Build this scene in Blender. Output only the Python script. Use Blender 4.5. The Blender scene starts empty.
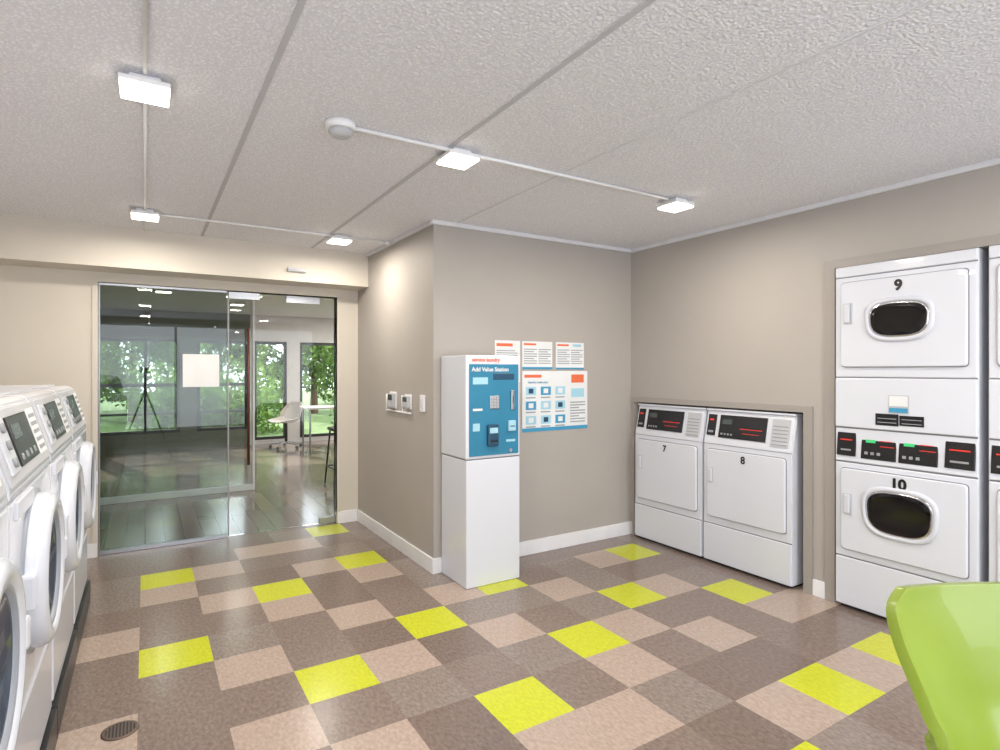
import bpy, bmesh, math, random
from mathutils import Vector, Matrix
random.seed(7)
S=bpy.context.scene
COL=S.collection
H=2.417; CH=1.392
# ---------------------------------------------------------------- materials
MATS={}
def s2l(c):
    return tuple(((v/255)/12.92 if v/255<=0.04045 else ((v/255+0.055)/1.055)**2.4) for v in c)
def mat(name,rgb,rough=0.5,metal=0,noise=None,bump=None,emit=None,spec=0.5,coat=0,trans=False):
    """rgb in sRGB 0-255. noise=(scale,amount), bump=(scale,strength,dist)"""
    if name in MATS: return MATS[name]
    m=bpy.data.materials.new(name); m.use_nodes=True
    nt=m.node_tree; b=nt.nodes['Principled BSDF']
    c=s2l(rgb)
    b.inputs['Base Color'].default_value=(*c,1)
    b.inputs['Roughness'].default_value=rough
    b.inputs['Metallic'].default_value=metal
    b.inputs['Specular IOR Level'].default_value=spec
    b.inputs['Coat Weight'].default_value=coat
    tc=nt.nodes.new('ShaderNodeTexCoord')
    if noise is None: noise=(6,0.04)
    n=nt.nodes.new('ShaderNodeTexNoise'); n.inputs['Scale'].default_value=noise[0]; n.inputs['Detail'].default_value=4
    nt.links.new(tc.outputs['Object'],n.inputs['Vector'])
    r=nt.nodes.new('ShaderNodeValToRGB')
    a=noise[1]
    r.color_ramp.elements[0].position=0.3; r.color_ramp.elements[1].position=0.7
    r.color_ramp.elements[0].color=tuple(max(0,v*(1-a)) for v in c)+(1,)
    r.color_ramp.elements[1].color=tuple(min(1,v*(1+a)) for v in c)+(1,)
    nt.links.new(n.outputs['Fac'],r.inputs['Fac']); nt.links.new(r.outputs['Color'],b.inputs['Base Color'])
    if bump:
        n2=nt.nodes.new('ShaderNodeTexNoise'); n2.inputs['Scale'].default_value=bump[0]; n2.inputs['Detail'].default_value=3
        nt.links.new(tc.outputs['Object'],n2.inputs['Vector'])
        bp=nt.nodes.new('ShaderNodeBump'); bp.inputs['Strength'].default_value=bump[1]; bp.inputs['Distance'].default_value=bump[2]
        nt.links.new(n2.outputs['Fac'],bp.inputs['Height']); nt.links.new(bp.outputs['Normal'],b.inputs['Normal'])
    if emit:
        b.inputs['Emission Color'].default_value=(*s2l(emit[0]),1); b.inputs['Emission Strength'].default_value=emit[1]
    MATS[name]=m; return m
def glassmat(name,tint,ior=1.5):
    m=bpy.data.materials.new(name); m.use_nodes=True; nt=m.node_tree
    nt.nodes.clear()
    o=nt.nodes.new('ShaderNodeOutputMaterial'); mx=nt.nodes.new('ShaderNodeMixShader')
    t=nt.nodes.new('ShaderNodeBsdfTransparent'); t.inputs[0].default_value=(*tint,1)
    g=nt.nodes.new('ShaderNodeBsdfGlossy'); g.inputs['Roughness'].default_value=0.0
    f=nt.nodes.new('ShaderNodeFresnel'); f.inputs[0].default_value=ior
    nt.links.new(f.outputs[0],mx.inputs[0]); nt.links.new(t.outputs[0],mx.inputs[1]); nt.links.new(g.outputs[0],mx.inputs[2])
    nt.links.new(mx.outputs[0],o.inputs[0]); MATS[name]=m; return m

M_wall=mat('wall_paint_greige',(172,166,160),0.6,noise=(3,0.02),bump=(250,0.05,0.002))
M_edge=mat('recess_trim_shaded',(158,152,146),0.5,noise=(3,0.02))  # wall paint, darkened to put the trim's shading into its colour
M_cream=mat('wall_paint_cream',(208,201,190),0.6,noise=(3,0.02),bump=(250,0.05,0.002))
M_trim=mat('trim_white',(232,232,234),0.4)
M_mold=mat('molding_grey',(216,216,220),0.5)
M_white=mat('appliance_white_enamel',(214,217,226),0.22,coat=0.3,noise=(2,0.01))
M_white2=mat('appliance_panel_white',(207,210,219),0.3,noise=(2,0.01))
M_gap=mat('panel_gap_grey',(120,120,124),0.6)
M_black=mat('black_plastic',(22,22,25),0.3)
M_blackg=mat('black_glass',(12,12,14),0.08)
M_dark=mat('dark_rubber',(38,38,42),0.6)
M_grey=mat('grey_plastic',(150,152,156),0.4)
M_lgrey=mat('light_grey_label',(186,187,192),0.5)
M_chrome=mat('chrome',(210,210,214),0.15,1)
M_steel=mat('brushed_steel',(170,172,176),0.3,1)
M_red=mat('led_red',(190,50,40),0.4,emit=((255,40,25),.3))
M_green=mat('led_green',(60,170,110),0.4,emit=((60,240,120),.3))
M_lcd=mat('lcd_grey',(74,82,84),0.25)
M_teal=mat('kiosk_teal',(44,124,158),0.35)
M_navy=mat('dark_navy',(30,70,98),0.3)
M_paper=mat('paper_white',(226,228,230),0.6)
M_orange=mat('print_orange',(226,110,70),0.6)
M_blue=mat('print_blue',(60,150,190),0.6)
M_lblue=mat('print_light_blue',(160,205,222),0.6)
M_pgrey=mat('print_grey',(150,155,160),0.6)
M_copper=mat('handle_bronze',(92,52,44),0.35,0.3)
M_lime=mat('lime_plastic',(124,144,44),0.3,coat=0.25,noise=(3,0.04))
M_olive=mat('olive_wall',(112,116,98),0.7)
M_bwhite=mat('lounge_wall_white',(222,222,222),0.6)
M_gl_clear=glassmat('clear_glass',(0.97,0.98,0.98),1.3)
M_gl_tint=glassmat('tinted_glass',(0.84,0.88,0.87),1.42)
M_gl_part=glassmat('partition_glass',(0.84,0.87,0.85),1.22)
M_gl_win=glassmat('window_glass',(0.97,0.98,0.98),1.3)
M_lens=mat('led_lens',(255,250,240),0.5,emit=((255,246,228),7.0))

# ceiling stipple
def ceilmat():
    m=bpy.data.materials.new('ceiling_stipple'); m.use_nodes=True; nt=m.node_tree; b=nt.nodes['Principled BSDF']
    b.inputs['Roughness'].default_value=0.9; b.inputs['Specular IOR Level'].default_value=.2
    tc=nt.nodes.new('ShaderNodeTexCoord')
    v=nt.nodes.new('ShaderNodeTexVoronoi'); v.inputs['Scale'].default_value=80
    n=nt.nodes.new('ShaderNodeTexNoise'); n.inputs['Scale'].default_value=110; n.inputs['Detail'].default_value=4; n.inputs['Roughness'].default_value=.6
    nt.links.new(tc.outputs['Object'],v.inputs['Vector']); nt.links.new(tc.outputs['Object'],n.inputs['Vector'])
    mm=nt.nodes.new('ShaderNodeMath'); mm.operation='SUBTRACT'
    nt.links.new(n.outputs['Fac'],mm.inputs[0]); nt.links.new(v.outputs['Distance'],mm.inputs[1])
    bp=nt.nodes.new('ShaderNodeBump'); bp.inputs['Strength'].default_value=0.65; bp.inputs['Distance'].default_value=0.006
    nt.links.new(mm.outputs[0],bp.inputs['Height']); nt.links.new(bp.outputs['Normal'],b.inputs['Normal'])
    r=nt.nodes.new('ShaderNodeValToRGB'); r.color_ramp.elements[0].position=.0; r.color_ramp.elements[1].position=.35
    r.color_ramp.elements[0].color=(*s2l((226,226,233)),1); r.color_ramp.elements[1].color=(*s2l((247,247,252)),1)
    nt.links.new(mm.outputs[0],r.inputs['Fac']); nt.links.new(r.outputs['Color'],b.inputs['Base Color'])
    return m
M_ceil=ceilmat()
def tilemat(name,rgb,amt=0.18):
    m=bpy.data.materials.new(name); m.use_nodes=True; nt=m.node_tree; b=nt.nodes['Principled BSDF']
    b.inputs['Roughness'].default_value=0.215; b.inputs['Specular IOR Level'].default_value=.5
    c=s2l(rgb)
    tc=nt.nodes.new('ShaderNodeTexCoord')
    mp=nt.nodes.new('ShaderNodeMapping'); mp.inputs['Scale'].default_value=(1,0.55,1); mp.inputs['Rotation'].default_value=(0,0,0.5)
    nt.links.new(tc.outputs['Object'],mp.inputs['Vector'])
    n=nt.nodes.new('ShaderNodeTexNoise'); n.inputs['Scale'].default_value=70; n.inputs['Detail'].default_value=5; n.inputs['Roughness'].default_value=.7
    nt.links.new(mp.outputs[0],n.inputs['Vector'])
    r=nt.nodes.new('ShaderNodeValToRGB'); r.color_ramp.elements[0].position=.36; r.color_ramp.elements[1].position=.64
    r.color_ramp.elements[0].color=tuple(v*(1-amt) for v in c)+(1,); r.color_ramp.elements[1].color=tuple(min(1,v*(1+amt)) for v in c)+(1,)
    nt.links.new(n.outputs['Fac'],r.inputs['Fac']); nt.links.new(r.outputs['Color'],b.inputs['Base Color'])
    n2=nt.nodes.new('ShaderNodeTexNoise'); n2.inputs['Scale'].default_value=9
    nt.links.new(tc.outputs['Object'],n2.inputs['Vector'])
    bp=nt.nodes.new('ShaderNodeBump'); bp.inputs['Strength'].default_value=.05; bp.inputs['Distance'].default_value=.01
    nt.links.new(n2.outputs['Fac'],bp.inputs['Height']); nt.links.new(bp.outputs['Normal'],b.inputs['Normal'])
    return m
T_mid=tilemat('vinyl_tile_taupe',(129,114,106),.24); T_mid2=tilemat('vinyl_tile_taupe_grey',(136,124,117),.24); T_dark=tilemat('vinyl_tile_dark',(120,105,97),.24)
T_light=tilemat('vinyl_tile_beige',(174,156,144),0.16); T_yel=tilemat('vinyl_tile_lime',(194,200,38),0.12)

# ---------------------------------------------------------------- helpers
def link(o,parent=None):
    COL.objects.link(o)
    if parent is not None: o.parent=parent
    return o
def empty(name,loc=(0,0,0),rot=(0,0,0),parent=None):
    o=bpy.data.objects.new(name,None); o.location=loc; o.rotation_euler=rot; o.empty_display_size=.1
    return link(o,parent)
def mk(name,bm,m,parent=None,smooth=False,loc=None):
    me=bpy.data.meshes.new(name); bmesh.ops.recalc_face_normals(bm,faces=bm.faces); bm.to_mesh(me); bm.free()
    if smooth:
        for p in me.polygons: p.use_smooth=True
    for mm in (m if isinstance(m,(list,tuple)) else [m]): me.materials.append(mm)
    o=bpy.data.objects.new(name,me)
    if loc: o.location=loc
    return link(o,parent)
def addbox(bm,b,mi=0):
    x0,x1,y0,y1,z0,z1=b
    vs=[bm.verts.new(p) for p in [(x0,y0,z0),(x1,y0,z0),(x1,y1,z0),(x0,y1,z0),(x0,y0,z1),(x1,y0,z1),(x1,y1,z1),(x0,y1,z1)]]
    for f in [(0,3,2,1),(4,5,6,7),(0,1,5,4),(1,2,6,5),(2,3,7,6),(3,0,4,7)]:
        fc=bm.faces.new([vs[i] for i in f]); fc.material_index=mi
def box(parent,name,b,m,bev=0.0,seg=2):
    bm=bmesh.new(); addbox(bm,b)
    if bev>0: bmesh.ops.bevel(bm,geom=list(bm.edges),offset=bev,segments=seg,affect='EDGES',profile=.5)
    return mk(name,bm,m,parent)
def boxes(parent,name,lst,m):
    bm=bmesh.new()
    for b in lst:
        if len(b)==7: addbox(bm,b[:6],b[6])
        else: addbox(bm,b)
    return mk(name,bm,m,parent)
def cyl(parent,name,p0,p1,r,m,r2=None,seg=20):
    p0=Vector(p0);p1=Vector(p1);d=p1-p0
    bm=bmesh.new(); bmesh.ops.create_cone(bm,cap_ends=True,segments=seg,radius1=r,radius2=r if r2 is None else r2,depth=d.length)
    q=Vector((0,0,1)).rotation_difference(d.normalized()).to_matrix().to_4x4()
    bmesh.ops.transform(bm,matrix=Matrix.Translation((p0+p1)/2)@q,verts=bm.verts)
    o=mk(name,bm,m,parent)
    for p in o.data.polygons:
        if len(p.vertices)==4: p.use_smooth=True
    return o
def prismx(parent,name,prof,x0,x1,m,bev=0):
    """profile in (y,z) extruded along x"""
    bm=bmesh.new()
    a=[bm.verts.new((x0,y,z)) for y,z in prof]; b=[bm.verts.new((x1,y,z)) for y,z in prof]
    bm.faces.new(a); bm.faces.new(b[::-1]); n=len(prof)
    for i in range(n): bm.faces.new([a[i],b[i],b[(i+1)%n],a[(i+1)%n]])
    if bev>0: bmesh.ops.bevel(bm,geom=list(bm.edges),offset=bev,segments=2,affect='EDGES')
    return mk(name,bm,m,parent)
def sup(cx,cz,a,b,n=4,N=56,skew=0):
    pts=[]
    for i in range(N):
        t=2*math.pi*i/N; c,s=math.cos(t),math.sin(t)
        x=a*math.copysign(abs(c)**(2/n),c); z=b*math.copysign(abs(s)**(2/n),s)
        x*= (1+skew*z/b)
        pts.append((cx+x,cz+z))
    return pts
def plate(parent,name,loops,m,cap=True,smooth=True):
    """loops: list of (pts2d, y) lofted in order; last one capped"""
    bm=bmesh.new(); rings=[]
    for pts,y in loops: rings.append([bm.verts.new((x,y,z)) for x,z in pts])
    n=len(rings[0])
    for a,b in zip(rings,rings[1:]):
        for i in range(n): bm.faces.new([a[i],a[(i+1)%n],b[(i+1)%n],b[i]])
    if cap: bm.faces.new(rings[-1])
    o=mk(name,bm,m,parent)
    if smooth:
        for p in o.data.polygons:
            if len(p.vertices)==4: p.use_smooth=True
    return o
def lathe(parent,name,prof,cx,cz,m,N=56,cap=False):
    return plate(parent,name,[([(cx+r*math.cos(2*math.pi*i/N),cz+r*math.sin(2*math.pi*i/N)) for i in range(N)],y) for r,y in prof],m,cap=cap)
def text(parent,name,s,loc,size,m,rot=(math.pi/2,0,0),align='CENTER',bold=0.0):
    cu=bpy.data.curves.new(name+'_c','FONT'); cu.body=s; cu.size=size; cu.align_x=align; cu.align_y='CENTER'; cu.extrude=0.0006; cu.offset=bold
    o=bpy.data.objects.new(name+'_t',cu); COL.objects.link(o)
    dg=bpy.context.evaluated_depsgraph_get(); me=bpy.data.meshes.new_from_object(o.evaluated_get(dg))
    bpy.data.objects.remove(o); me.materials.clear(); me.materials.append(m)
    t=bpy.data.objects.new(name,me); t.location=loc; t.rotation_euler=rot
    return link(t,parent)

# ---------------------------------------------------------------- room shell
XL=-1.12; XR=3.523; YN=3.58; YG=5.22; YB=-2.6; XC=1.677
# floor of vinyl tiles
yel={(0,10),(2,8),(4,6),(0,14),(2,12),(4,9),(4,13),(4,16),(6,10),(6,7),(8,8),(10,10),(10,7),(8,4),(10,4),(6,3),(4,2),(8,1),(2,1),(0,3),(10,1)}
lig={(1,9),(1,7),(-1,8),(3,8),(2,6),(5,8),(6,6),(4,5),(8,6),(7,4),(7,7),(9,8),(10,6),(11,6),(7,9),(-1,11),(0,13),(1,12),(3,10),(2,11),(4,12),(2,15),(3,13),(3,15),(1,14),(5,10),(9,10),(9,4),(5,5),(3,4),(9,2),(5,1),(1,4),(0,1)}
bm=bmesh.new(); ts=.3048; g=0.0006
for i in range(-4,15):
    for j in range(-9,18):
        x0=max(-.025+i*ts,XL-.02); x1=min(-.025+(i+1)*ts,4.4); y0=max(.013+j*ts,YB-.02); y1=min(.013+(j+1)*ts,YG+.05)
        if x1<=x0 or y1<=y0: continue
        vs=[bm.verts.new(p) for p in [(x0,y0,0),(x1,y0,0),(x1,y1,0),(x0,y1,0)]]
        f=bm.faces.new(vs)
        h=random.random()
        f.material_index=3 if (i,j) in yel else 2 if (i,j) in lig else (0 if h<.45 else 1 if h<.75 else 4)
bm.normal_update()
me=bpy.data.meshes.new('floor'); bm.to_mesh(me); bm.free()
for m in (T_mid,T_mid2,T_light,T_yel,T_dark): me.materials.append(m)
link(bpy.data.objects.new('floor',me))

boxes(None,'ceiling',[(XL-.12,4.45,YB-.12,YG+.1,H,H+.12)],[M_ceil])
M_seam=mat('ceiling_seam',(190,190,195),0.8)
for k,(x,w) in enumerate([(.37,.010),(1.19,.011),(1.85,.005)]):
    box(None,'trim_%d'%(k+1),(x-w,x+w,YB,4.93 if x<XC else YN,H-.004,H+.002),M_seam if w>.009 else M_mold)
# left wall with an unseen window added behind the camera to brighten the room
boxes(None,'wall_left',[(XL-.12,XL,-.45,YG+.1,0,H),(XL-.12,XL,YB,-2.4,0,H),(XL-.12,XL,-2.4,-.45,0,.5),(XL-.12,XL,-2.4,-.45,2.3,H)],[M_cream])
boxes(None,'window_10',[(XL-.09,XL-.03,-2.4,-.45,.5,.55),(XL-.09,XL-.03,-2.4,-.45,2.25,2.3),(XL-.09,XL-.03,-2.4,-2.35,.55,2.25),(XL-.09,XL-.03,-.5,-.45,.55,2.25),(XL-.09,XL-.03,-1.45,-1.4,.55,2.25)],[M_trim])
boxes(None,'wall_back',[(XC,XR+.05,YN,YN+.12,0,H)],[M_wall])
boxes(None,'wall_partition',[(XC,XC+.12,YN+.12,YG,0,H)],[M_wall])
boxes(None,'wall_front',[(XL,-.2986,YG,YG+.1,0,H),(-.2986,1.483,YG,YG+.1,2.05,H),(1.483,4.9,YG,YG+.1,0,H),(-2.4,XL-.12,YG,YG+.1,0,H)],[M_cream])
boxes(None,'wall_soffit',[(XL,XC,4.93,YG,2.126,H)],[M_cream])
# right wall with two recesses
boxes(None,'wall_right',[(XR,XR+.1,YB,.38,0,H),(XR,XR+.1,.38,1.93,2.0,H),(XR,XR+.1,1.872,2.065,0,2.0),(XR,XR+.1,1.93,2.0,2.0,H),(XR,XR+.1,2.0,3.53,2.0,H),(XR,XR+.1,2.065,3.53,1.125,2.0),(XR,XR+.1,3.53,YN,0,H),
    (4.32,4.42,.2,3.7,0,H),(XR+.1,4.32,.30,.38,0,H),(XR+.1,4.32,1.95,1.99,0,H),(XR+.1,4.32,YN,YN+.1,0,H)],[M_wall])
# rear wall (behind camera) with an unseen window, widened to let in more daylight
boxes(None,'wall_rear',[(XL,4.4,YB-.12,YB,0,.2),(XL,4.4,YB-.12,YB,2.3,H),(XL,-.9,YB-.12,YB,.2,2.3),(3.35,4.4,YB-.12,YB,.2,2.3)],[M_wall])
boxes(None,'window_1',[(-.9,3.35,YB-.09,YB-.03,.2,.25),(-.9,3.35,YB-.09,YB-.03,2.25,2.3)]+[(x-.025,x+.025,YB-.09,YB-.03,.25,2.25) for x in (-.87,.52,1.93,3.32)],[M_trim])
# trims
boxes(None,'trim_4',[(XR-.014,XR,1.872,1.93,0,2.05),(XR-.014,XR,.33,1.872,2.0,2.05),(XR-.014,XR,.33,.38,0,2.0)],[M_edge])
boxes(None,'trim_5',[(XR-.014,XR,2.01,3.55,1.125,1.165),(XR-.014,XR,2.01,2.065,0,1.125),(XR-.014,XR,3.53,3.55,.0,1.125)],[M_edge])
box(None,'trim_6',(XC-.02,XR,YN-.022,YN,H-.03,H),M_mold,.004)
box(None,'trim_7',(XC-.022,XC,YN,4.93,H-.03,H),M_mold,.004)
box(None,'trim_8',(XR-.022,XR,YB,YN-.022,H-.03,H),M_mold,.004)
box(None,'baseboard_back',(XC-.014,XR,YN-.014,YN,0,.105),M_trim,.003)
box(None,'baseboard_partition',(XC-.014,XC,YN,YG-.014,0,.105),M_trim,.003)
box(None,'baseboard_right',(XR-.013,XR,1.932,2.008,0,.10),M_trim,.002)
boxes(None,'baseboard_front',[(1.49,XC-.014,YG-.014,YG,0,.105),(XL,-.305,YG-.014,YG,0,.105)],[M_trim])

# ---------------------------------------------------------------- glass front
boxes(None,'trim_9',[(-.335,-.2986,YG-.012,YG+.1,0,2.085),(1.483,1.515,YG-.012,YG+.1,0.105,2.085),(-.2986,1.483,YG-.012,YG+.1,2.05,2.085)],[M_cream])
w=empty('window_2',(0,YG+.03,0))
box(w,'glass_pane',(-.295,.578,0,.012,.03,2.03),M_gl_tint)
box(w,'bottom_rail',(-.298,.578,-.01,.022,.001,.03),M_steel,.002)
box(w,'top_rail',(-.298,.578,-.01,.022,2.03,2.05),M_steel,.002)
box(w,'side_rail',(-.298,-.288,-.01,.022,.03,2.03),M_steel,.002)
box(w,'paper_notice',(.256,.52,-.004,-.001,1.255,1.52),M_paper)
d=empty('door_1',(0,YG+.03,0))
box(d,'glass_leaf',(.590,1.478,0,.012,.012,2.035),M_gl_clear)
box(d,'edge_strip',(.584,.594,-.003,.015,.012,2.035),M_grey)
box(d,'patch_top',(.59,.83,-.012,.024,1.985,2.045),M_steel,.003)
box(d,'closer_arm',(1.04,1.33,-.035,-.008,1.975,2.04),M_steel,.004)
box(d,'patch_bottom',(1.33,1.478,-.012,.024,.008,.06),M_steel,.003)
cyl(d,'pull_handle',(.735,-.06,.6),(.735,-.06,1.74),.011,M_copper)
cyl(d,'pull_handle_mount_a',(.735,-.06,.75),(.735,0.0,.75),.009,M_steel)
cyl(d,'pull_handle_mount_b',(.735,-.06,1.62),(.735,0.0,1.62),.009,M_steel)
v=empty('door_sensor',(0,4.93,0))
box(v,'housing',(.99,1.14,-.03,0,2.20,2.235),M_lgrey,.006)
box(v,'eye',(1.0,1.13,-.033,-.029,2.207,2.219),M_grey)

# ---------------------------------------------------------------- lounge beyond
M_wood=mat('lounge_floor_planks',(112,112,116),0.14,noise=(3,.12))
nt=M_wood.node_tree
br=nt.nodes.new('ShaderNodeTexBrick'); br.inputs['Scale'].default_value=1.0
br.inputs['Brick Width'].default_value=1.2; br.inputs['Row Height'].default_value=.14; br.inputs['Mortar Size'].default_value=.003
br.inputs['Color1'].default_value=(*s2l((134,117,105)),1); br.inputs['Color2'].default_value=(*s2l((116,103,94)),1); br.inputs['Mortar'].default_value=(*s2l((82,73,68)),1)
tcn=[n for n in nt.nodes if n.type=='TEX_COORD'][0]; mpn=nt.nodes.new('ShaderNodeMapping'); mpn.inputs['Rotation'].default_value=(0,0,math.pi/2)
nt.links.new(tcn.outputs['Object'],mpn.inputs['Vector']); nt.links.new(mpn.outputs[0],br.inputs['Vector']); nt.links.new(br.outputs['Color'],nt.nodes['Principled BSDF'].inputs['Base Color'])
boxes(None,'floor.001',[(-2.4,5.0,YG+.05,11.6,-.08,0)],[M_wood])
boxes(None,'ceiling.001',[(-2.52,5.0,YG+.1,11.72,H,H+.12)],[M_bwhite])
boxes(None,'wall_lounge_left',[(-2.52,-2.4,YG,11.6,0,H)],[M_olive])
boxes(None,'wall_lounge_right',[(4.9,5.0,YG,11.6,0,H)],[M_bwhite])
YF=11.5
op=[(-2.1,-.95,.3),(-.72,.52,.3),(.78,1.62,.3),(1.72,2.31,.08),(2.55,3.35,.08),(3.55,4.7,.08)]  # last opening is an unseen window, added to provide light
zt=1.93
lst=[(-2.4,1.66,YF,YF+.12,zt,H,0),(1.66,4.9,YF,YF+.12,zt,H,1)]
px=-2.4
for a,b_,z in op:
    lst.append((px,a,YF,YF+.12,0,zt,0 if a<1.7 else 1)); lst.append((a,b_,YF,YF+.12,0,z,0 if a<1.7 else 1)); px=b_
lst.append((px,4.9,YF,YF+.12,0,zt,1))
boxes(None,'wall_lounge_far',lst,[M_olive,M_bwhite])
M_fr=mat('window_frame_dark',(40,42,42),.4)
for k,(a,b_,z) in enumerate(op):
    e=empty('window_%d'%(k+3),(0,YF+.03,0))
    fr=.055; mid=(a+b_)/2
    fl=[(a,a+fr,0,.05,z,zt),(b_-fr,b_,0,.05,z,zt),(a+fr,b_-fr,0,.05,z,z+fr),(a+fr,b_-fr,0,.05,zt-fr,zt)]
    if b_-a>1: fl+=[(mid+.08,mid+.13,0,.05,z+fr,zt-fr)]
    if z>.2: fl+=[(a+fr,b_-fr,0.005,.045,1.10,1.16),(a+fr,b_-fr,0.005,.045,.62,.66)]
    boxes(e,'frame',fl,[M_fr]); box(e,'glass',(a+fr,b_-fr,.02,.026,z+fr,zt-fr),M_gl_win)
# glass partition in the lounge
p=empty('window_9',(0,7.2,0))
box(p,'glass',(-2.4,1.06,0,.012,.07,H-.04),M_gl_part)
box(p,'bottom_rail',(-2.4,1.06,-.02,.03,.001,.07),mat('rail_pale',(210,218,214),.4),.003)
box(p,'top_rail',(-2.4,1.06,-.02,.03,H-.04,H-.001),M_steel,.003)
box(p,'post',(1.06,1.085,-.02,.03,0.001,H-.001),M_bwhite,.003)
# lounge fill lamps, added to brighten the room beyond the glass
for k,(x,y) in enumerate([(.2,8.5),(1.2,9.6),(2.6,8.3),(3.4,10.2),(1.6,6.2),(3.0,6.2)]):
    e=empty('lounge_fill_lamp',(x,y,H))
    box(e,'housing',(-.1,.1,-.1,.1,-.03,-.001),M_trim,.004); box(e,'lens',(-.085,.085,-.085,.085,-.034,-.0305),M_lens)
    L=bpy.data.lights.new('lounge_fill_light','AREA'); L.size=.17; L.energy=30 if x>2 else 7; L.color=(1,.94,.86)
    o=bpy.data.objects.new('lounge_fill_light',L); o.location=(0,0,-.04); link(o,e)

# swivel chair
M_chairw=mat('chair_white_shell',(214,208,202),.35)
def shell(parent,name,prof,widths,curls,m,thick=.012,nu=16,pw=2.4):
    """prof: list (y,z) resampled with catmull; shell surface"""
    def cr(P,t):
        n=len(P)-1; i=min(int(t*n),n-1); f=t*n-i
        g=lambda k:P[max(0,min(n,k))]
        a,b,c,d=g(i-1),g(i),g(i+1),g(i+2)
        def q(a,b,c,d): return .5*((2*b)+(-a+c)*f+(2*a-5*b+4*c-d)*f*f+(-a+3*b-3*c+d)*f**3)
        return tuple(q(a[k],b[k],c[k],d[k]) for k in range(len(a)))
    NV=56; bm=bmesh.new(); rows=[]
    P=[(y,z,w_,c) for (y,z),w_,c in zip(prof,widths,curls)]
    for j in range(NV+1):
        t=j/NV; y,z,w_,c=cr(P,t); y2,z2,_,_=cr(P,min(1,t+.01)); y1,z1,_,_=cr(P,max(0,t-.01))
        ty,tz=y2-y1,z2-z1; L=math.hypot(ty,tz) or 1; ny,nz=-tz/L,ty/L   # inside normal (fwd/up)
        row=[]
        for i in range(nu+1):
            u=-1+2*i/nu
            k=c*abs(u)**pw
            row.append(bm.verts.new((u*w_, y+ny*k, z+nz*k)))
        rows.append(row)
    for a,b in zip(rows,rows[1:]):
        for i in range(nu): bm.faces.new([a[i],a[i+1],b[i+1],b[i]])
    o=mk(name,bm,m,parent,smooth=True)
    s=o.modifiers.new('solid','SOLIDIFY'); s.thickness=thick; s.offset=0
    b=o.modifiers.new('bev','BEVEL'); b.width=thick*.42; b.segments=3; b.limit_method='ANGLE'; b.angle_limit=math.radians(50)
    return o
c=empty('swivel_chair',(2.14,10.73,0),(0,0,math.radians(-60)))
shell(c,'seat_shell',[(-.24,.47),(-.12,.46),(.08,.45),(.19,.49),(.23,.60),(.25,.74),(.25,.82)],[.20,.23,.24,.25,.25,.21,.12],[.03,.06,.1,.14,.14,.07,.02],M_chairw)
cyl(c,'gas_post',(0,0,.1),(0,0,.45),.025,M_dark)
for k in range(5):
    a=k*2*math.pi/5
    cyl(c,'base_arm_%d'%k,(0,0,.11),(.27*math.cos(a),.27*math.sin(a),.07),.018,M_grey,.012)
    cyl(c,'caster_%d'%k,(.27*math.cos(a)-.015,.27*math.sin(a),.028),(.27*math.cos(a)+.015,.27*math.sin(a),.028),.027,M_black)
# side table
t=empty('cafe_table',(2.65,10.1,0))
box(t,'top',(-.35,.35,-.3,.3,.73,.76),M_bwhite,.006)
for k,(x,y) in enumerate([(-.3,-.25),(.3,-.25),(.3,.25),(-.3,.25)]): cyl(t,'leg_%d'%k,(x,y,0.001),(x,y,.73),.015,M_grey)
# stool
t=empty('bar_stool',(2.07,6.9,0))
box(t,'seat',(-.18,.18,-.18,.18,.66,.70),M_black,.012)
for k,(x,y) in enumerate([(-1,-1),(1,-1),(1,1),(-1,1)]): cyl(t,'leg_%d'%k,(x*.2,y*.2,0.012),(x*.15,y*.15,.67),.011,M_black)
boxes(t,'footrest',[(-.19,.19,-.19,-.175,.22,.235),(-.19,.19,.175,.19,.22,.235),(-.19,-.175,-.19,.19,.22,.235),(.175,.19,-.19,.19,.22,.235)],[M_black])

# ---------------------------------------------------------------- outdoors
boxes(None,'ground_outside',[(-14,18,11.7,45,-.3,-.12)],[mat('grass',(84,106,52),.9,noise=(5,.3))])
M_leaf=bpy.data.materials.new('leaf'); M_leaf.use_nodes=True; nt=M_leaf.node_tree; b=nt.nodes['Principled BSDF']; b.inputs['Roughness'].default_value=.6; b.inputs['Specular IOR Level'].default_value=.2
oi=nt.nodes.new('ShaderNodeTexCoord'); nn=nt.nodes.new('ShaderNodeTexNoise'); nn.inputs['Scale'].default_value=3
rr=nt.nodes.new('ShaderNodeValToRGB'); rr.color_ramp.elements[0].position=.35; rr.color_ramp.elements[1].position=.65
rr.color_ramp.elements[0].color=(*s2l((46,76,28)),1); rr.color_ramp.elements[1].color=(*s2l((130,162,76)),1)
nt.links.new(oi.outputs['Object'],nn.inputs['Vector']); nt.links.new(nn.outputs['Fac'],rr.inputs['Fac']); nt.links.new(rr.outputs['Color'],b.inputs['Base Color'])
tr=nt.nodes.new('ShaderNodeBsdfTranslucent'); nt.links.new(rr.outputs['Color'],tr.inputs[0]); mx=nt.nodes.new('ShaderNodeMixShader'); mx.inputs[0].default_value=.45
nt.links.new(b.outputs[0],mx.inputs[1]); nt.links.new(tr.outputs[0],mx.inputs[2]); nt.links.new(mx.outputs[0],nt.nodes['Material Output'].inputs[0])
M_bark=mat('bark',(84,66,50),.9,noise=(12,.3))
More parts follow.
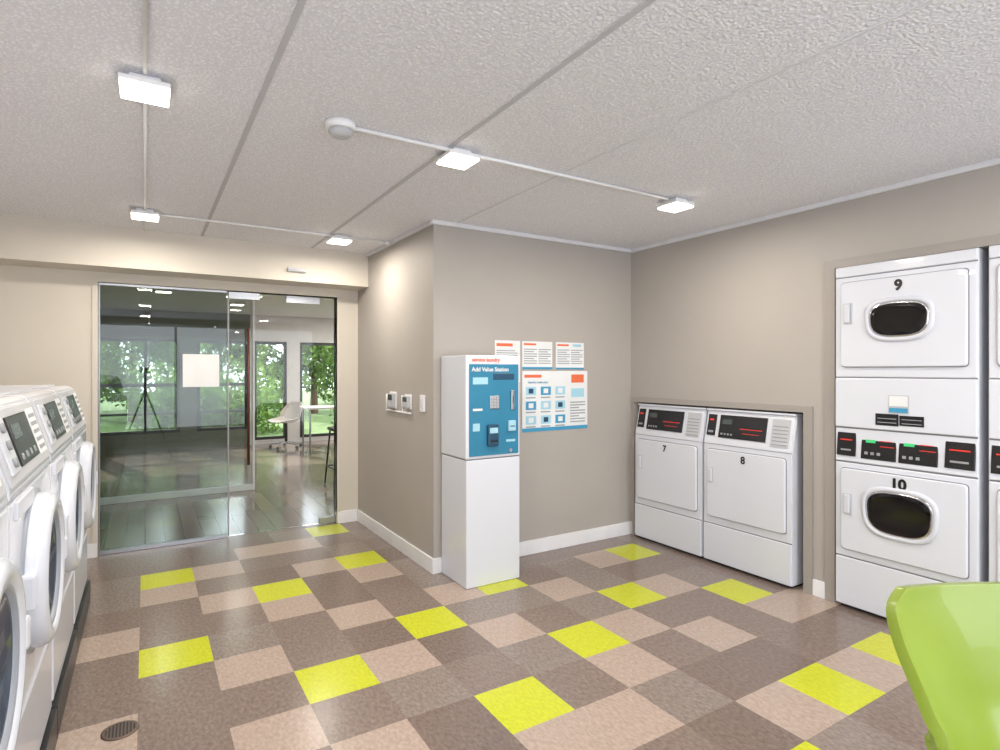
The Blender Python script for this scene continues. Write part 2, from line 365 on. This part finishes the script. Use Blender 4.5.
def treemesh(seed,hh,rad,zc,nleaf,big=1):
    R=random.Random(seed); bm=bmesh.new()
    bmesh.ops.create_cone(bm,cap_ends=True,segments=10,radius1=.14,radius2=.06,depth=zc,matrix=Matrix.Translation((0,0,zc/2)))
    for f in bm.faces: f.material_index=1
    cl=[(R.uniform(-1,1)*rad,R.uniform(-.6,.6)*rad,zc+R.uniform(-1,1)*hh*.7,R.uniform(.45,.85)) for _ in range(34)]
    for k in range(nleaf):
        cx,cy,cz,cr=R.choice(cl); v=Vector((R.gauss(0,1),R.gauss(0,1),R.gauss(0,1))).normalized()*cr*R.uniform(.6,1)
        p=Vector((cx,cy,max(.05,cz)))+v
        if p.z<0.0: p.z=abs(p.z)
        s=R.uniform(.05,.10)*big; a=Vector((R.gauss(0,1),R.gauss(0,1),R.gauss(0,1))).normalized(); bb=a.orthogonal().normalized()
        bm.faces.new([bm.verts.new(p+a*s),bm.verts.new(p+bb*s*.6),bm.verts.new(p-a*s),bm.verts.new(p-bb*s*.6)])
    me=bpy.data.meshes.new('tree'); bm.to_mesh(me); bm.free(); me.materials.append(M_leaf); me.materials.append(M_bark); return me
tm=[treemesh(1,2.6,1.7,2.3,12000),treemesh(2,2.7,1.7,2.5,12000)]
hm=treemesh(5,.6,1.2,.7,6000,.8)
for k,(x,y) in enumerate([(-5.3,20),(-.3,20.2),(5.0,20.4),(10.3,20.5),(-2.8,25.5),(2.6,26),(8,26.5),(-8.2,26)]):
    o=link(bpy.data.objects.new('tree',tm[k%2])); o.location=(x,y,-.12); o.rotation_euler=(0,0,math.pi*(k%2))
for k,(x,y) in enumerate([(-3.0,15.2),(1.3,15.4),(6.0,15.4)]):
    o=link(bpy.data.objects.new('hedge_bush',hm)); o.location=(x,y,-.12); o.rotation_euler=(0,0,math.pi*k)

# ---------------------------------------------------------------- ceiling lamps, conduit, smoke detector
def lamp(x,y,yon=True):
    e=empty('ceiling_lamp',(x,y,H))
    box(e,'mount_box',(-.048,.048,-.048,.048,-.024,-.001),M_trim,.004)
    box(e,'housing',(-.078,.078,-.078,.078,-.042,-.023),M_trim,.005)
    box(e,'lens',(-.075,.075,-.075,.075,-.052,-.0415),M_lens,.004)
    L=bpy.data.lights.new('lamp_light','AREA'); L.shape='SQUARE'; L.size=.15; L.energy=LAMP; L.color=(1,.92,.81); L.spread=math.radians(180)
    o=bpy.data.objects.new('lamp_light',L); o.location=(0,0,-.062); link(o,e)
LAMP=14
for x,y in [(0,2.39),(1.25,2.40),(2.72,2.39),(0,4.33),(1.262,4.38),(0,.35),(1.25,.35),(2.72,.35),(0,-1.6),(2.0,-1.6)]: lamp(x,y)  # first five are in view; the rest are unseen, added for fill
cd=empty('ceiling_conduit',(0,0,H))
r=.0065
cyl(cd,'run_cross_near',(.75,2.375,-.010),(2.64,2.375,-.010),.009,M_trim)
cyl(cd,'run_cross_far',(.08,4.36,-.010),(1.64,4.36,-.010),.008,M_trim)
cyl(cd,'run_long_a',(0,-1.5,-.008),(0,2.31,-.008),r,M_trim)
cyl(cd,'run_long_b',(0,2.47,-.008),(0,4.92,-.008),r,M_trim)
cyl(cd,'elbow',(1.64,4.36,-.03),(1.64,4.36,-.002),.018,M_trim)
sd=empty('smoke_detector',(.69,2.375,H))
def lathez(parent,name,prof,m,N=40):
    bm=bmesh.new(); rings=[[bm.verts.new((r*math.cos(2*math.pi*i/N),r*math.sin(2*math.pi*i/N),z)) for i in range(N)] for r,z in prof]
    for a,b in zip(rings,rings[1:]):
        for i in range(N): bm.faces.new([a[i],a[(i+1)%N],b[(i+1)%N],b[i]])
    bm.faces.new(rings[-1]); bm.faces.new(rings[0][::-1])
    o=mk(name,bm,m,parent)
    for p in o.data.polygons: p.use_smooth=len(p.vertices)==4
    return o
lathez(sd,'base',[(.062,-.001),(.062,-.026),(.056,-.032)],M_trim)
lathez(sd,'dome',[(.050,-.032),(.048,-.046),(.038,-.056),(.02,-.060)],M_lgrey)

# ---------------------------------------------------------------- wall switches (on partition wall, facing -X)
def wallplate(name,y,z,w_,h_,kind):
    e=empty(name,(XC,y,z),(0,0,-math.pi/2))
    box(e,'plate',(-w_/2,w_/2,-.012,0,-h_/2,h_/2),M_trim,.003)
    if kind=='thermo':
        box(e,'body',(-w_/2+.01,w_/2-.01,-.035,-.012,-h_/2+.012,h_/2-.012),M_lgrey,.004)
        box(e,'screen',(-w_/2+.022,w_/2-.022,-.037,-.034,0.0,h_/2-.02),M_lcd)
    else:
        box(e,'rocker',(-.016,.016,-.018,-.012,-.033,.033),M_white2,.002)
wallplate('thermostat',4.31,1.155,.13,.13,'thermo'); wallplate('thermostat',4.01,1.155,.12,.11,'thermo'); wallplate('light_switch',3.75,1.155,.075,.12,'sw')
e=empty('surface_conduit',(XC,0,0))
cyl(e,'run',(-.009,3.95,1.07),(-.009,4.45,1.07),.007,M_trim); cyl(e,'riser',(-.009,4.45,1.06),(-.009,4.45,1.2),.007,M_trim); cyl(e,'riser_b',(-.009,4.12,1.07),(-.009,4.12,1.2),.007,M_trim)

# ---------------------------------------------------------------- posters
def poster(name,x0,x1,z0,z1,parts):
    e=empty(name,(x0,YN,z0)); W=x1-x0;Hh=z1-z0
    box(e,'sheet',(0,W,-.004,-.001,0,Hh),M_paper)
    for n,(a,b,c_,d_,m) in enumerate(parts): box(e,'print_%d'%n,(a*W,b*W,-.0050,-.0042,c_*Hh,d_*Hh),m)
    return e
lines=lambda a,b,z0,z1,n,m:[(a,b-(.1 if k%3==2 else 0),z0+(z1-z0)*k/n,z0+(z1-z0)*(k+.4)/n,m) for k in range(n)]
poster('wall_notice',2.165,2.385,1.30,1.61,[(.06,.7,.86,.93,M_orange)]+lines(.06,.9,.15,.8,12,M_pgrey))
poster('wall_notice',2.405,2.685,1.398,1.609,[(.05,.45,.86,.93,M_orange),(.0,1,.0,.08,M_blue)]+lines(.05,.48,.2,.78,7,M_pgrey)+lines(.53,.95,.2,.78,7,M_pgrey))
poster('wall_notice',2.72,3.0,1.398,1.609,[(.05,.45,.86,.93,M_orange),(.0,1,.0,.06,M_blue),(.6,.9,.84,.94,M_lblue)]+lines(.05,.48,.2,.78,7,M_pgrey)+lines(.53,.95,.2,.78,7,M_pgrey))
bp_=[(.03,.28,.89,.94,M_orange),(.74,.94,.80,.94,M_orange),(0,1,0,.06,M_blue)]
for r_ in range(3):
    for c_ in range(3):
        x=.05+c_*.22; z=.6-r_*.24
        bp_.append((x,x+.15,z,z+.14,M_blue if (r_+c_)%3==1 else M_lblue)); bp_.append((x,x+.14,z-.05,z-.03,M_pgrey)); bp_.append((x+.04,x+.11,z+.03,z+.11,M_navy if (c_+r_)%3==0 else M_paper))
bp_+= [(.74,.94,.55,.70,M_lblue)]+lines(.72,.96,.12,.5,8,M_pgrey)
e=empty('instruction_poster',(2.405,YN,.924)); W=.632;Hh=.46
box(e,'sheet',(0,W,-.004,-.001,0,Hh),M_paper)
for n,(a,b,c_,d_,m) in enumerate(bp_): box(e,'print_%d'%n,(a*W,b*W,-.0050-.00005*n,-.0042,c_*Hh,d_*Hh),m)
text(e,'heading','Laundry made easy',(.02*W+.13,-.0075,.815*Hh),.024,M_blue)

# ---------------------------------------------------------------- add value kiosk
k=empty('payment_kiosk',(1.932,3.205,0))
box(k,'pedestal',(-.203,.203,0,.36,.001,.815),M_white,.006)
box(k,'cabinet',(-.207,.203,-.002,.36,.822,1.487),M_white,.008)
box(k,'seam',(-.198,.198,.006,.355,.812,.825),M_gap)
box(k,'faceplate',(-.185,.188,-.008,-.001,.84,1.43),M_teal,.003)
text(k,'brand_line','service laundry',(-.06,-.004,1.457),.034,M_orange,bold=.0008)
text(k,'title','Add Value Station',(-.03,-.0095,1.395),.038,M_paper,bold=.0008)
box(k,'card_display',(-.01,.15,-.012,-.007,1.33,1.37),M_navy,.002)
box(k,'info_strip',(-.16,-.05,-.0095,-.007,1.30,1.345),M_lblue)
box(k,'keypad_base',(-.035,.035,-.014,-.007,1.14,1.225),M_steel,.003)
for i in range(3):
    for j in range(4): box(k,'key_%d_%d'%(i,j),(-.029+i*.021,-.013+i*.021,-.018,-.0135,1.146+j*.019,1.160+j*.019),M_lgrey,.002)
box(k,'coin_slot',(.125,.15,-.02,-.007,1.13,1.26),M_steel,.004); box(k,'coin_slot_gap',(.135,.139,-.022,-.019,1.17,1.22),M_black)
box(k,'card_reader',(.10,.155,-.030,-.007,.99,1.06),M_lblue,.006)
box(k,'card_reader_gap',(.11,.145,-.032,-.029,1.02,1.026),M_black)
box(k,'bill_acceptor',(-.06,.02,-.035,-.007,.90,1.04),M_navy,.008)
box(k,'bill_mouth',(-.05,.01,-.038,-.033,.93,.94),M_black); box(k,'bill_sign',(-.05,.01,-.0375,-.034,.985,1.02),M_lblue)
box(k,'receipt_label',(-.16,-.11,-.0095,-.007,1.0,1.05),M_lblue); box(k,'lower_text',(-.16,-.09,-.0095,-.007,1.13,1.145),M_paper); box(k,'lower_text_b',(.09,.16,-.0095,-.007,.92,.935),M_lblue)
cyl(k,'lock',(.12,-.018,.865),(.12,-.007,.865),.012,M_chrome)
e=empty('power_outlet',(2.28,YN,.42))
box(e,'plate',(-.035,.035,-.008,0,-.055,.055),M_trim,.003); box(e,'socket',(-.018,.018,-.011,-.007,-.035,.035),M_lgrey,.002)
cyl(e,'plug',(0,-.05,.02),(0,-.008,.02),.016,M_black)

# ---------------------------------------------------------------- dryers
def console(parent,y,z0,z1,half,slant):
    """sloped control fascia with its own local frame"""
    L=math.hypot(slant,z1-z0); a=math.atan2(slant,z1-z0)
    c=empty('console_face',(0,y,z0),(-a,0,0),parent)
    return c,L
def dryer_controls(c,L,half):
    z0,z1=.045,L-.03
    box(c,'reader_panel',(-half+.02,-half+.09,-.006,0,z0+.01,z1),M_black,.002)
    box(c,'reader_slot',(-half+.035,-half+.075,-.009,-.005,z0+.03,z0+.045),M_grey)
    box(c,'reader_led',(-half+.035,-half+.07,-.0075,-.0055,z1-.045,z1-.033),M_red)
    box(c,'control_panel',(-half+.12,half-.19,-.006,0,z0,z1),M_black,.002)
    box(c,'display',(-half+.145,-half+.22,-.008,-.0055,z1-.065,z1-.03),M_lcd)
    for i in range(4): box(c,'select_button_%d'%i,(-half+.14+i*.026,-half+.155+i*.026,-.009,-.0055,z0+.02,z0+.033),M_grey,.002)
    box(c,'led_text_a',(-half+.29,half-.22,-.0075,-.0055,z0+.07,z0+.075),M_red)
    box(c,'led_text_b',(-half+.31,half-.24,-.0075,-.0055,z0+.04,z0+.043),M_red)
    box(c,'label_card',(half-.155,half-.03,-.004,0,z0-.02,z1),M_lgrey,.001)
    for i in range(6): box(c,'label_row_%d'%i,(half-.145,half-.04,-.0055,-.0038,z0-.01+i*.024,z0-.002+i*.024),M_grey)
def doorpanel(p,cx,cz,a,b,y,handle_x):
    plate(p,'door_gap',[(sup(cx,cz,a+.004,b+.004,30),y+.002),(sup(cx,cz,a+.004,b+.004,30),y-.0015)],M_gap)
    plate(p,'door',[(sup(cx,cz,a,b,30),y),(sup(cx,cz,a,b,30),y-.014),(sup(cx,cz,a-.005,b-.005,30),y-.018)],M_white)
    if handle_x is not None:
        hx=handle_x
        box(p,'handle_recess',(hx-.022,hx+.022,y-.0195,y-.016,cz+.0,cz+.11),M_lgrey,.001)
        box(p,'handle_grip',(hx-.017,hx+.012,y-.029,y-.017,cz+.006,cz+.104),M_white2,.004)
def solo_dryer(y,num):
    h=.338
    d=empty('front_load_dryer',(3.475,y,0),(0,0,-math.pi/2))
    prismx(d,'cabinet',[(0,.02),(0,.865),(.05,1.10),(.70,1.10),(.70,.02)],-h,h,M_white,.006)
    box(d,'kick_plinth',(-h+.02,h-.02,.03,.68,0.001,.03),M_dark)  # recessed dark plinth under the cabinet
    box(d,'lower_panel',(-h+.004,h-.004,-.008,.01,.022,.285),M_white,.005)
    box(d,'lower_gap',(-h+.002,h-.002,-.001,.01,.285,.292),M_gap)
    doorpanel(d,0,.585,.298,.24,-.001,-.262)
    box(d,'panel_gap',(-h+.002,h-.002,-.002,.01,.860,.863),M_gap)
    box(d,'top_lip',(-h-.001,h+.001,.035,.70,1.098,1.112),M_white,.005)
    c,L=console(d,-.001,.868,1.10,h,.05)
    dryer_controls(c,L,h)
    text(d,'number',num,(0,-.021,.775),.068,M_black,bold=.002)
solo_dryer(3.147,'7'); solo_dryer(2.455,'8')
def stack_dryer(y,n1,n2):
    h=.345
    d=empty('stacked_dryer',(3.49,y,0),(0,0,-math.pi/2))
    box(d,'cabinet',(-h,h,0,.72,.02,1.996),M_white,.006)
    box(d,'kick_plinth',(-h+.02,h-.02,.03,.70,0.001,.025),M_dark)  # dark plinth set back below the stack
    box(d,'lower_panel',(-h+.003,h-.003,-.008,.01,.022,.30),M_white,.006)
    box(d,'mid_frame',(-h+.003,h-.003,-.006,.01,.306,.853),M_white,.006)
    box(d,'access_panel',(-h+.003,h-.003,-.010,.01,1.060,1.346),M_white,.006)
    box(d,'upper_frame',(-h+.003,h-.003,-.006,.01,1.351,1.93),M_white,.006)
    box(d,'top_panel',(-h+.003,h-.003,-.009,.01,1.934,1.993),M_white,.006)
    for i,z in enumerate((.303,.856,1.056,1.3485,1.932)): box(d,'gap_%d'%i,(-h+.004,h-.004,-.001,.01,z-.004,z+.004),M_gap)
    for i,(cz,num,zz,pb,ww,wh) in enumerate(((1.655,n1,1.668,.245,.148,.10),(.585,n2,.607,.235,.165,.122))):
        doorpanel(d,0,cz,.305,pb,-.006,None)
        y0=-.024
        plate(d,'window_bezel_%d'%i,[(sup(0,zz,ww+.022,wh+.022,3,skew=.05),y0),(sup(0,zz,ww+.02,wh+.02,3,skew=.05),y0-.01),(sup(0,zz,ww+.002,wh+.002,3,skew=.05),y0-.014),(sup(0,zz,ww-.004,wh-.004,3,skew=.05),y0-.004)],M_white2,cap=False)
        plate(d,'window_gasket_%d'%i,[(sup(0,zz,ww,wh,3,skew=.05),y0-.002),(sup(0,zz,ww,wh,3,skew=.05),y0-.008),(sup(0,zz,ww-.012,wh-.012,3,skew=.05),y0-.009)],M_chrome)
        plate(d,'window_glass_%d'%i,[(sup(0,zz,ww-.012,wh-.012,3,skew=.05),y0-.0095),(sup(0,zz,ww-.03,wh-.03,3,skew=.05),y0-.013)],M_blackg)
        za=zz-.01 if i==0 else zz-.05
        box(d,'handle_recess_%d'%i,(-.285,-.238,-.027,-.023,za,za+.12),M_lgrey,.001)
        box(d,'handle_grip_%d'%i,(-.279,-.25,-.038,-.025,za+.006,za+.114),M_white2,.004)
        text(d,'number_%d'%i,num,(0,-.026,cz+pb-.05),.078,M_black,bold=.0035)
    c,L=console(d,-.004,.862,1.05,h,.02)
    box(c,'fascia',(-h+.003,h-.003,-.004,.02,0,L),M_white,.004)
    for i,(a,b_) in enumerate(((-.333,-.228),(.205,.333))):
        box(c,'card_reader_%d'%i,(a,b_,-.014,-.003,.030,.168),M_black,.004)
        box(c,'card_slot_%d'%i,(a+.025,b_-.025,-.017,-.013,.06,.070),M_grey); box(c,'reader_led_%d'%i,(a+.02,b_-.02,-.016,-.013,.12,.127),M_red)
    for i,(a,b_) in enumerate(((-.20,-.020),(-.008,.175))):
        box(c,'control_panel_%d'%i,(a,b_,-.010,-.003,.025,.168),M_black,.004)
        box(c,'readout_%d'%i,(a+.025,a+.075,-.012,-.0095,.118,.135),M_green)
        box(c,'readout_b_%d'%i,(a+.1,b_-.01,-.012,-.0095,.10,.104),M_red); box(c,'readout_c_%d'%i,(a+.1,b_-.02,-.012,-.0095,.13,.134),M_red)
        for j in range(3): box(c,'button_%d_%d'%(i,j),(a+.02+j*.032,a+.038+j*.032,-.013,-.0095,.05,.066),M_grey,.002)
    box(d,'sticker_white',(-.055,.045,-.0125,-.0095,1.155,1.255),M_lgrey); box(d,'sticker_paper',(-.050,.040,-.0135,-.012,1.195,1.25),M_paper); box(d,'sticker_text',(-.05,.04,-.0145,-.0132,1.16,1.185),M_blue)
    box(d,'warning_label',(-.12,-.005,-.013,-.0095,1.085,1.15),M_black); box(d,'warning_label_b',(.0,.115,-.013,-.0095,1.09,1.145),M_black)
    for i in range(2): box(d,'warning_text_%d'%i,(-.11,-.015,-.014,-.0125,1.10+i*.022,1.104+i*.022),M_pgrey)
    for i in range(2): box(d,'warning_text_b%d'%i,(.01,.105,-.014,-.0125,1.10+i*.022,1.104+i*.022),M_pgrey)
stack_dryer(1.512,'9','10'); stack_dryer(.785,'11','12')

# ---------------------------------------------------------------- washers along left wall
M_ring=mat('door_ring_white',(211,215,225),.25,coat=.3)
M_bl=mat('door_ring_grey',(150,156,166),.3)
M_wglass=mat('washer_door_glass',(52,66,84),.06,coat=.5)
def washer(y):
    h=.378
    w=empty('front_load_washer',(-.30,y,0),(0,0,math.pi/2))
    box(w,'plinth',(-h-.003,h+.003,-.02,.79,.001,.13),M_black,.004)
    box(w,'cabinet',(-h,h,0,.79,.131,1.04),M_white,.008)
    prismx(w,'console',[(0,1.044),(0,1.065),(.065,1.285),(.09,1.30),(.79,1.30),(.79,1.044)],-h,h,M_white,.006)
    box(w,'top_lid',(-h+.01,h-.01,.15,.78,1.299,1.306),M_white2,.003)
    c=empty('console_face',(0,-.001,1.065),(-math.atan2(.065,.22),0,0),w)
    box(c,'fascia',(-h+.025,h-.025,-.006,0.004,.012,.222),M_lgrey,.004)
    box(c,'control_panel',(-.17,.15,-.011,-.005,.045,.195),M_black,.004)
    box(c,'display',(-.14,-.02,-.0125,-.0105,.125,.17),M_lcd,.001)
    for i in range(4): box(c,'button_%d'%i,(-.14+i*.07,-.11+i*.07,-.014,-.0105,.06,.08),M_grey,.002)
    box(c,'label',(.19,.32,-.008,-.0055,.04,.20),M_paper)
    for i in range(5): box(c,'label_row_%d'%i,(.20,.31,-.009,-.0075,.055+i*.028,.068+i*.028),M_pgrey)
    box(c,'coin_plate',(-.325,-.205,-.012,-.005,.04,.20),M_white2,.003)
    for i in range(3): cyl(c,'coin_button_%d'%i,(-.265,-.020,.07+i*.05),(-.265,-.010,.07+i*.05),.014,M_grey)
    cz=.765
    lathe(w,'door_seat',[(.250,.002),(.250,-.006),(.24,-.010),(.23,-.010)],0,cz,M_bl)
    lathe(w,'door_ring',[(.236,-.006),(.236,-.032),(.228,-.050),(.21,-.060),(.192,-.060),(.180,-.050),(.172,-.034)],0,cz,M_ring)
    lathe(w,'door_trim',[(.178,-.044),(.176,-.052),(.168,-.052),(.162,-.040)],0,cz,M_bl)
    lathe(w,'door_glass',[(.170,-.044),(.155,-.038),(.12,-.024),(.06,-.014),(.02,-.012)],0,cz,M_wglass,cap=True)
    box(w,'door_handle',(.195,.232,-.066,-.045,cz-.04,cz+.04),M_white2,.01)
    box(w,'hinge',(-.265,-.22,-.040,.0,cz-.05,cz+.05),M_white2,.008)
    box(w,'lower_panel',(-h+.015,h-.015,-.006,0.005,.145,.42),M_white,.004)
    box(w,'soap_drawer',(-.32,-.06,-.010,.004,.985,1.035),M_white2,.004)
for y in (3.86,3.09,2.32,1.55,.78,.01): washer(y)

# ---------------------------------------------------------------- floor drain
fd=empty('floor_drain',(-.082,2.655,0))
lathez(fd,'rim',[(.062,.0008),(.062,.004),(.055,.005)],mat('drain_bronze',(112,96,86),.45,.6))
for i in range(-4,5):
    L=math.sqrt(.050**2-(i*.0115)**2)
    box(fd,'slot_%d'%(i+4),(i*.0115-.003,i*.0115+.003,-L,L,.0045,.0058),M_dark)

# ---------------------------------------------------------------- lime chair (tub shell, facing back into the room)
c=empty('lime_chair',(1.762,.472,0),(0,0,math.radians(-31)))
shell(c,'seat_shell',[(-.44,.42),(-.38,.45),(-.25,.45),(-.08,.43),(.03,.45),(.08,.54),(.10,.64),(.115,.74),(.125,.81),(.13,.852)],
      [.21,.25,.28,.29,.285,.292,.305,.315,.305,.262],[.02,.04,.07,.11,.15,.16,.13,.09,.06,.04],M_lime,.026,36,2.2)
for k_,(x,y,x2,y2) in enumerate([(-.14,-.30,-.22,-.38),(.14,-.30,.22,-.38),(-.14,-.04,-.2,.06),(.14,-.04,.2,.06)]):
    cyl(c,'leg_%d'%k_,(x2,y2,.001),(x,y,.42),.012,M_chrome)
box(c,'under_frame',(-.15,.15,-.31,-.03,.40,.412),M_steel,.005)

# ---------------------------------------------------------------- camera on tripod (seen only mirrored in the glass)
t=empty('camera_tripod',(0,-.09,0))
box(t,'camera_body',(-.07,.07,-.06,.0,1.34,1.43),M_black,.01)
cyl(t,'column',(0,-.03,.7),(0,-.03,1.33),.016,M_black)
for k_ in range(3):
    a=math.radians(90+120*k_+60)
    cyl(t,'leg_%d'%k_,(0,-.03,1.08),(.42*math.cos(a),-.03+.42*math.sin(a),.01),.016,M_black,.012)

# ---------------------------------------------------------------- camera
cam=bpy.data.cameras.new('cam'); co=bpy.data.objects.new('camera',cam); COL.objects.link(co)
cam.sensor_width=36; cam.lens=36*574.6/1000; cam.shift_y=-.005; cam.clip_start=.02
co.location=(0,0,CH); co.rotation_euler=(math.pi/2,0,-math.radians(31.7)); S.camera=co

# ---------------------------------------------------------------- light
wd=bpy.data.worlds.new('world'); S.world=wd; wd.use_nodes=True
bg=wd.node_tree.nodes['Background']; bg.inputs[0].default_value=(.88,.93,1,1); bg.inputs[1].default_value=5.4
sn=bpy.data.lights.new('sun','SUN'); sn.energy=9; sn.angle=.01; sn.color=(1,.95,.86); so=bpy.data.objects.new('sun',sn); COL.objects.link(so)
so.rotation_euler=(math.radians(-58),0,math.radians(15))
def portal(name,loc,rot,sx,sy):
    L=bpy.data.lights.new(name,'AREA'); L.shape='RECTANGLE'; L.size=sx; L.size_y=sy; L.cycles.is_portal=True
    o=bpy.data.objects.new(name,L); o.location=loc; o.rotation_euler=rot; COL.objects.link(o)
portal('portal_rear',(1.22,YB-.13,1.25),(math.radians(90),0,0),4.25,2.1)
portal('portal_left',(XL-.13,-1.42,1.4),(math.radians(90),0,math.radians(-90)),1.95,1.8)
portal('portal_far',(1.2,YF+.14,1.1),(math.radians(-90),0,0),7.2,1.8)
S.view_settings.view_transform='Standard'
S.view_settings.exposure=0
